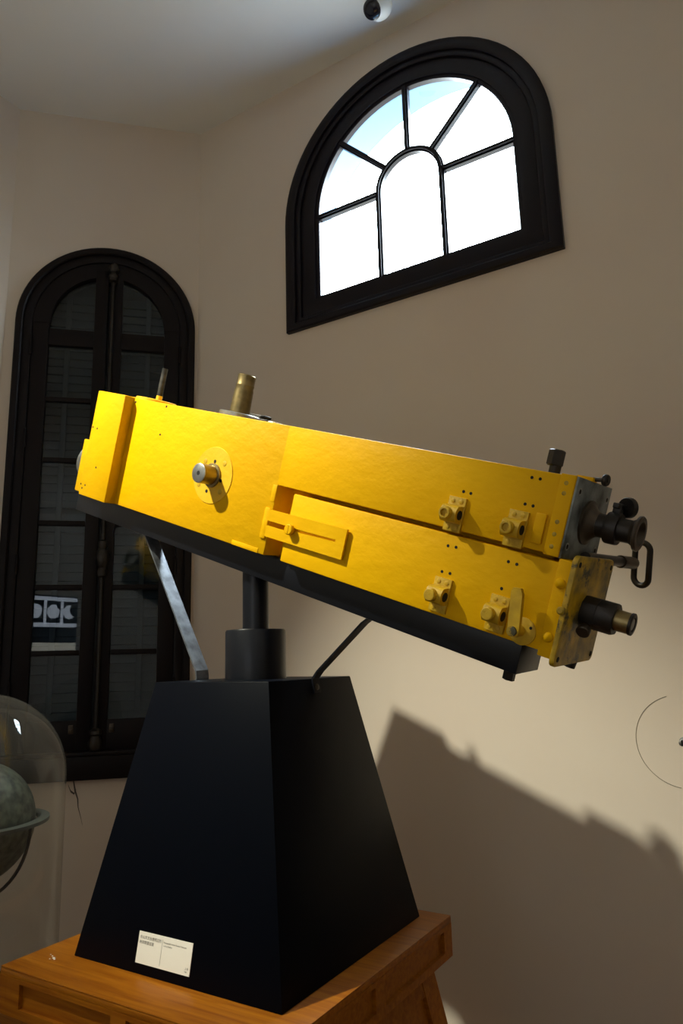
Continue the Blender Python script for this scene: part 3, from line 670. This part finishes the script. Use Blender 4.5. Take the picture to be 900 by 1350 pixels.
# top fittings
gp = MB().lathe([(0, .080), (.012, .080), (.014, .077)], (-.735, -.01, .5185), (0, 0, 1), 36).build('guide_plate', M_YELLOW_PALE, tel)
MB().cyl((-.735, 0, .53), (-.735, 0, .664), .0118, n=14).build('guide_rod', M_ROD, tel)
MB().cyl((-.735, 0, .53), (-.735, 0, .552), .0125, n=14).build('rod_socket', M_YELLOW_PALE, tel)
MB().lathe([(0, .074), (.016, .074), (.019, .070)], (-.247, 0, .5185), (0, 0, 1), 40).build('spigot_flange', M_STEEL, tel)
MB().lathe([(0, .037), (.085, .0345), (.095, .032), (.102, .0335), (.106, .0335), (.108, .0325), (.140, .0325), (.143, .030), (.143, .02)], (-.249, 0, .536), (0, 0, 1), 32).build('brass_spigot', M_BRASS, tel)
MB().box(-.155, -.055, -.05, .02, .5185, .529, .002).build('cover_strip', M_BRONZE, tel)
MB().box(-.045, -.02, -.05, .0, .5185, .527, .002).build('cover_strip', M_CARD, tel)
MB().box(-.33, -.20, .080, .118, .5185, .552, .003).build('clamp_block', M_BRONZE, tel)
MB().cyl((.969, 0, .5185), (.969, 0, .548), .015, n=16).build('knob_stem', M_BRONZE, tel)
MB().lathe([(0, .017), (.003, .0215), (.040, .0215), (.043, .018)], (.965, 0, .544), (0, 0, 1), 6).build('hex_knob', M_BRONZE, tel)
MB().box(1.045, 1.088, -.040, -.010, .5195, .530, .002).build('pointer_bracket', M_YELLOW, tel)
MB().cyl((1.08, -.025, .526), (1.118, -.025, .530), .0055, n=10).build('pointer_rod', M_BRONZE2, tel)
MB().lathe([(0, .0135), (.003, .0150), (.008, .0150), (.011, .013)], (1.108, -.025, .529), (1, -.15, 0), 24).lathe([(0, .005), (.014, .005)], (1.107, -.025, .529), (1, -.15, 0), 12).build('pointer_disc', M_BRONZE, tel)
# rear slow-motion shaft with loop handle
MB().cyl((1.099, .0, .333), (1.099, .30, .333), .014, n=18).build('drive_shaft', M_BRONZE, tel)
MB().cyl((1.099, .28, .333), (1.099, .40, .333), .018, n=18).build('shaft_sleeve', M_BRONZE2, tel)
loop = []
hl, hr = .041, .0225
la = Vector((.10, .22, -.97)).normalized(); lb = Vector((.93, -.2, .05)); lb = (lb - la * lb.dot(la)).normalized()
c0 = Vector((1.1235, .400, .336))
for k in range(13):
    a = PI * k / 12; loop.append(c0 - la * hl + lb * (hr * math.cos(PI - a)) - la * hr * math.sin(a))
for k in range(13):
    a = PI * k / 12; loop.append(c0 + la * hl + lb * (hr * math.cos(a)) + la * hr * math.sin(a))
MB().tube(loop, .0088, 12, closed=True).build('loop_handle', M_BRONZE, tel)
# flat discs painted dark for the shade inside small screw holes
hole = None
spots = [(u, -D, v) for u, v in ((-.7087, .5041), (-.5172, .4008), (-.5129, .5082), (.9681, .4982), (.9901, .4983), (.9665, .4309), (.9879, .4304), (.7913, .4295), (.8133, .4286),
        (.7822, .2813), (.8063, .283), (.7817, .2111), (.8061, .2123), (.9582, .2824), (.9813, .2815), (.9568, .2129))]
spots += [(u, -.164, v) for u, v in ((-.899, .372), (-.868, .370), (-.823, .218), (-.905, .137), (-.874, .137), (-.892, .122))]
for p in spots:
    if hole is None:
        hole = MB().lathe([(0, .0042), (.0006, .0042)], (0, 0, 0), (0, -1, 0), 10).build('screw_hole_shade', M_HOLE_SHADE, tel, smooth=False); o = hole
    else: o = share(hole, tel)
    o.location = p

# ---------------------------------------------------------------- globe under a glass dome
GC = Vector((-2.622, 1.652, 0)); GT = .40
gs = empty('dome_stand', Matrix.Translation(GC)); tag(gs, 'dark round wooden stand beneath the glass dome', 'stand')
MB().lathe([(FLOOR, .34), (FLOOR + .03, .34), (FLOOR + .05, .30), (GT - .15, .27), (GT - .07, .30), (GT - .03, .35), (GT, .35)], (0, 0, 0), (0, 0, 1), 48).build('pedestal', M_WOOD_SIDE, gs)
MB().lathe([(0, .37), (.018, .37), (.022, .365)], (0, 0, GT - .001), (0, 0, 1), 48).build('stand_top', M_WOOD_SIDE, gs)
ZB = GT + .021
gd = MB(); R_ = .315
prof = [(0, R_), (1.188 - ZB, R_)] + [(1.188 - ZB + R_ * math.sin(a), R_ * math.cos(a)) for a in [PI / 2 * k / 16 for k in range(1, 17)]]
gd.lathe(prof, (0, 0, 0), (0, 0, 1), 64, caps=False)
dome = gd.build('glass_dome', M_DOME); dome.location = (GC.x, GC.y, ZB); tag(dome, 'tall clear glass dome covering the old globe', 'glass dome')
gl = empty('celestial_globe', Matrix.Translation((GC.x, GC.y, ZB))); tag(gl, 'mottled grey-green globe in a horizon ring under the glass dome', 'globe')
zc = 1.045 - ZB
MB().sphere((0, 0, zc), .214, 48, 28).build('sphere', M_GLOBE, gl)
MB().band([( .262 * math.cos(2 * PI * k / 64), .262 * math.sin(2 * PI * k / 64)) for k in range(64)], [(.222 * math.cos(2 * PI * k / 64), .222 * math.sin(2 * PI * k / 64)) for k in range(64)], 0, .012).build('horizon_ring', M_GLOBE_RING, gl)
hr_ = bpy.data.objects[[o.name for o in gl.children if o.name.startswith('horizon_ring')][0]]
hr_.rotation_euler = (PI / 2, 0, 0); hr_.location = (0, 0, zc - .006)
for a in (20, 110, 200, 290):
    ca, sa = math.cos(math.radians(a)), math.sin(math.radians(a))
    MB().tube([(ca * .238 * math.cos(t), sa * .238 * math.cos(t), zc - .010 - .255 * math.sin(t)) for t in [PI / 2 * k / 14 for k in range(15)]], .006, 8).build('support_arm', M_BRONZE, gl)
MB().lathe([(0, .13), (.012, .13), (.02, .10), (.03, .03), (zc - .25, .025)], (0, 0, 0), (0, 0, 1), 32).build('foot', M_BRONZE, gl)
MB().lathe([(0, .012), (.02, .012), (.025, .018), (.04, .016), (.05, .006)], (0, 0, zc + .212), (0, 0, 1), 16).build('pole_pin', M_BRASS, gl)

# ---------------------------------------------------------------- backlit eclipse panel on the opposite wall (seen as a reflection in the French window)
pn = empty('eclipse_panel_offscreen', Matrix.Translation((0, -1.55, 0))); tag(pn, 'backlit exhibit panel with a row of eclipse phases', 'panel')
MB().box(-1.70, -.20, .0, .02, 1.74, 2.50, .003).build('backing', M_PANEL_DARK, pn)
MB().box(-1.70, -.21, .018, .026, 2.425, 2.475).build('frame_strip', M_PANEL_LIT, pn, smooth=False)
MB().box(-1.70, -.21, .018, .026, 2.085, 2.14).build('frame_strip', M_PANEL_LIT, pn, smooth=False)
MB().box(-1.70, -.21, .018, .026, 1.76, 1.885).build('caption_strip', M_PANEL_LIT2, pn, smooth=False)
for x in (-.445, -.70, -.97, -1.24, -1.51): MB().box(x - .02, x + .02, .018, .026, 2.13, 2.43).build('divider', M_PANEL_LIT, pn, smooth=False)
def phase(cx, cz, r, dx, dz):
    pts = []; n = 60
    for k in range(n):
        a = 2 * PI * k / n; p = Vector((r * math.cos(a), r * math.sin(a)))
        d = p - Vector((dx, dz))
        if d.length < r * .98:
            # pull the point to the bite's edge towards the disc's lit side
            v = -Vector((dx, dz)).normalized(); 
            b_ = d.dot(v); c_ = d.length_squared - (r * .98) ** 2
            s_ = -b_ + math.sqrt(max(0, b_ * b_ - c_)); p = p + v * s_
        pts.append((cx + p.x, cz + p.y))
    return pts
for (x, dx, dz) in ((-.33, .095, .03), (-.575, .135, .10), (-.84, .15, .13), (-1.10, .17, .14), (-1.37, .2, .2)):
    MB().prism(phase(x, 2.285, .092, dx, dz), .018, .025).build('phase_disc', M_PANEL_LIT, pn, smooth=False)
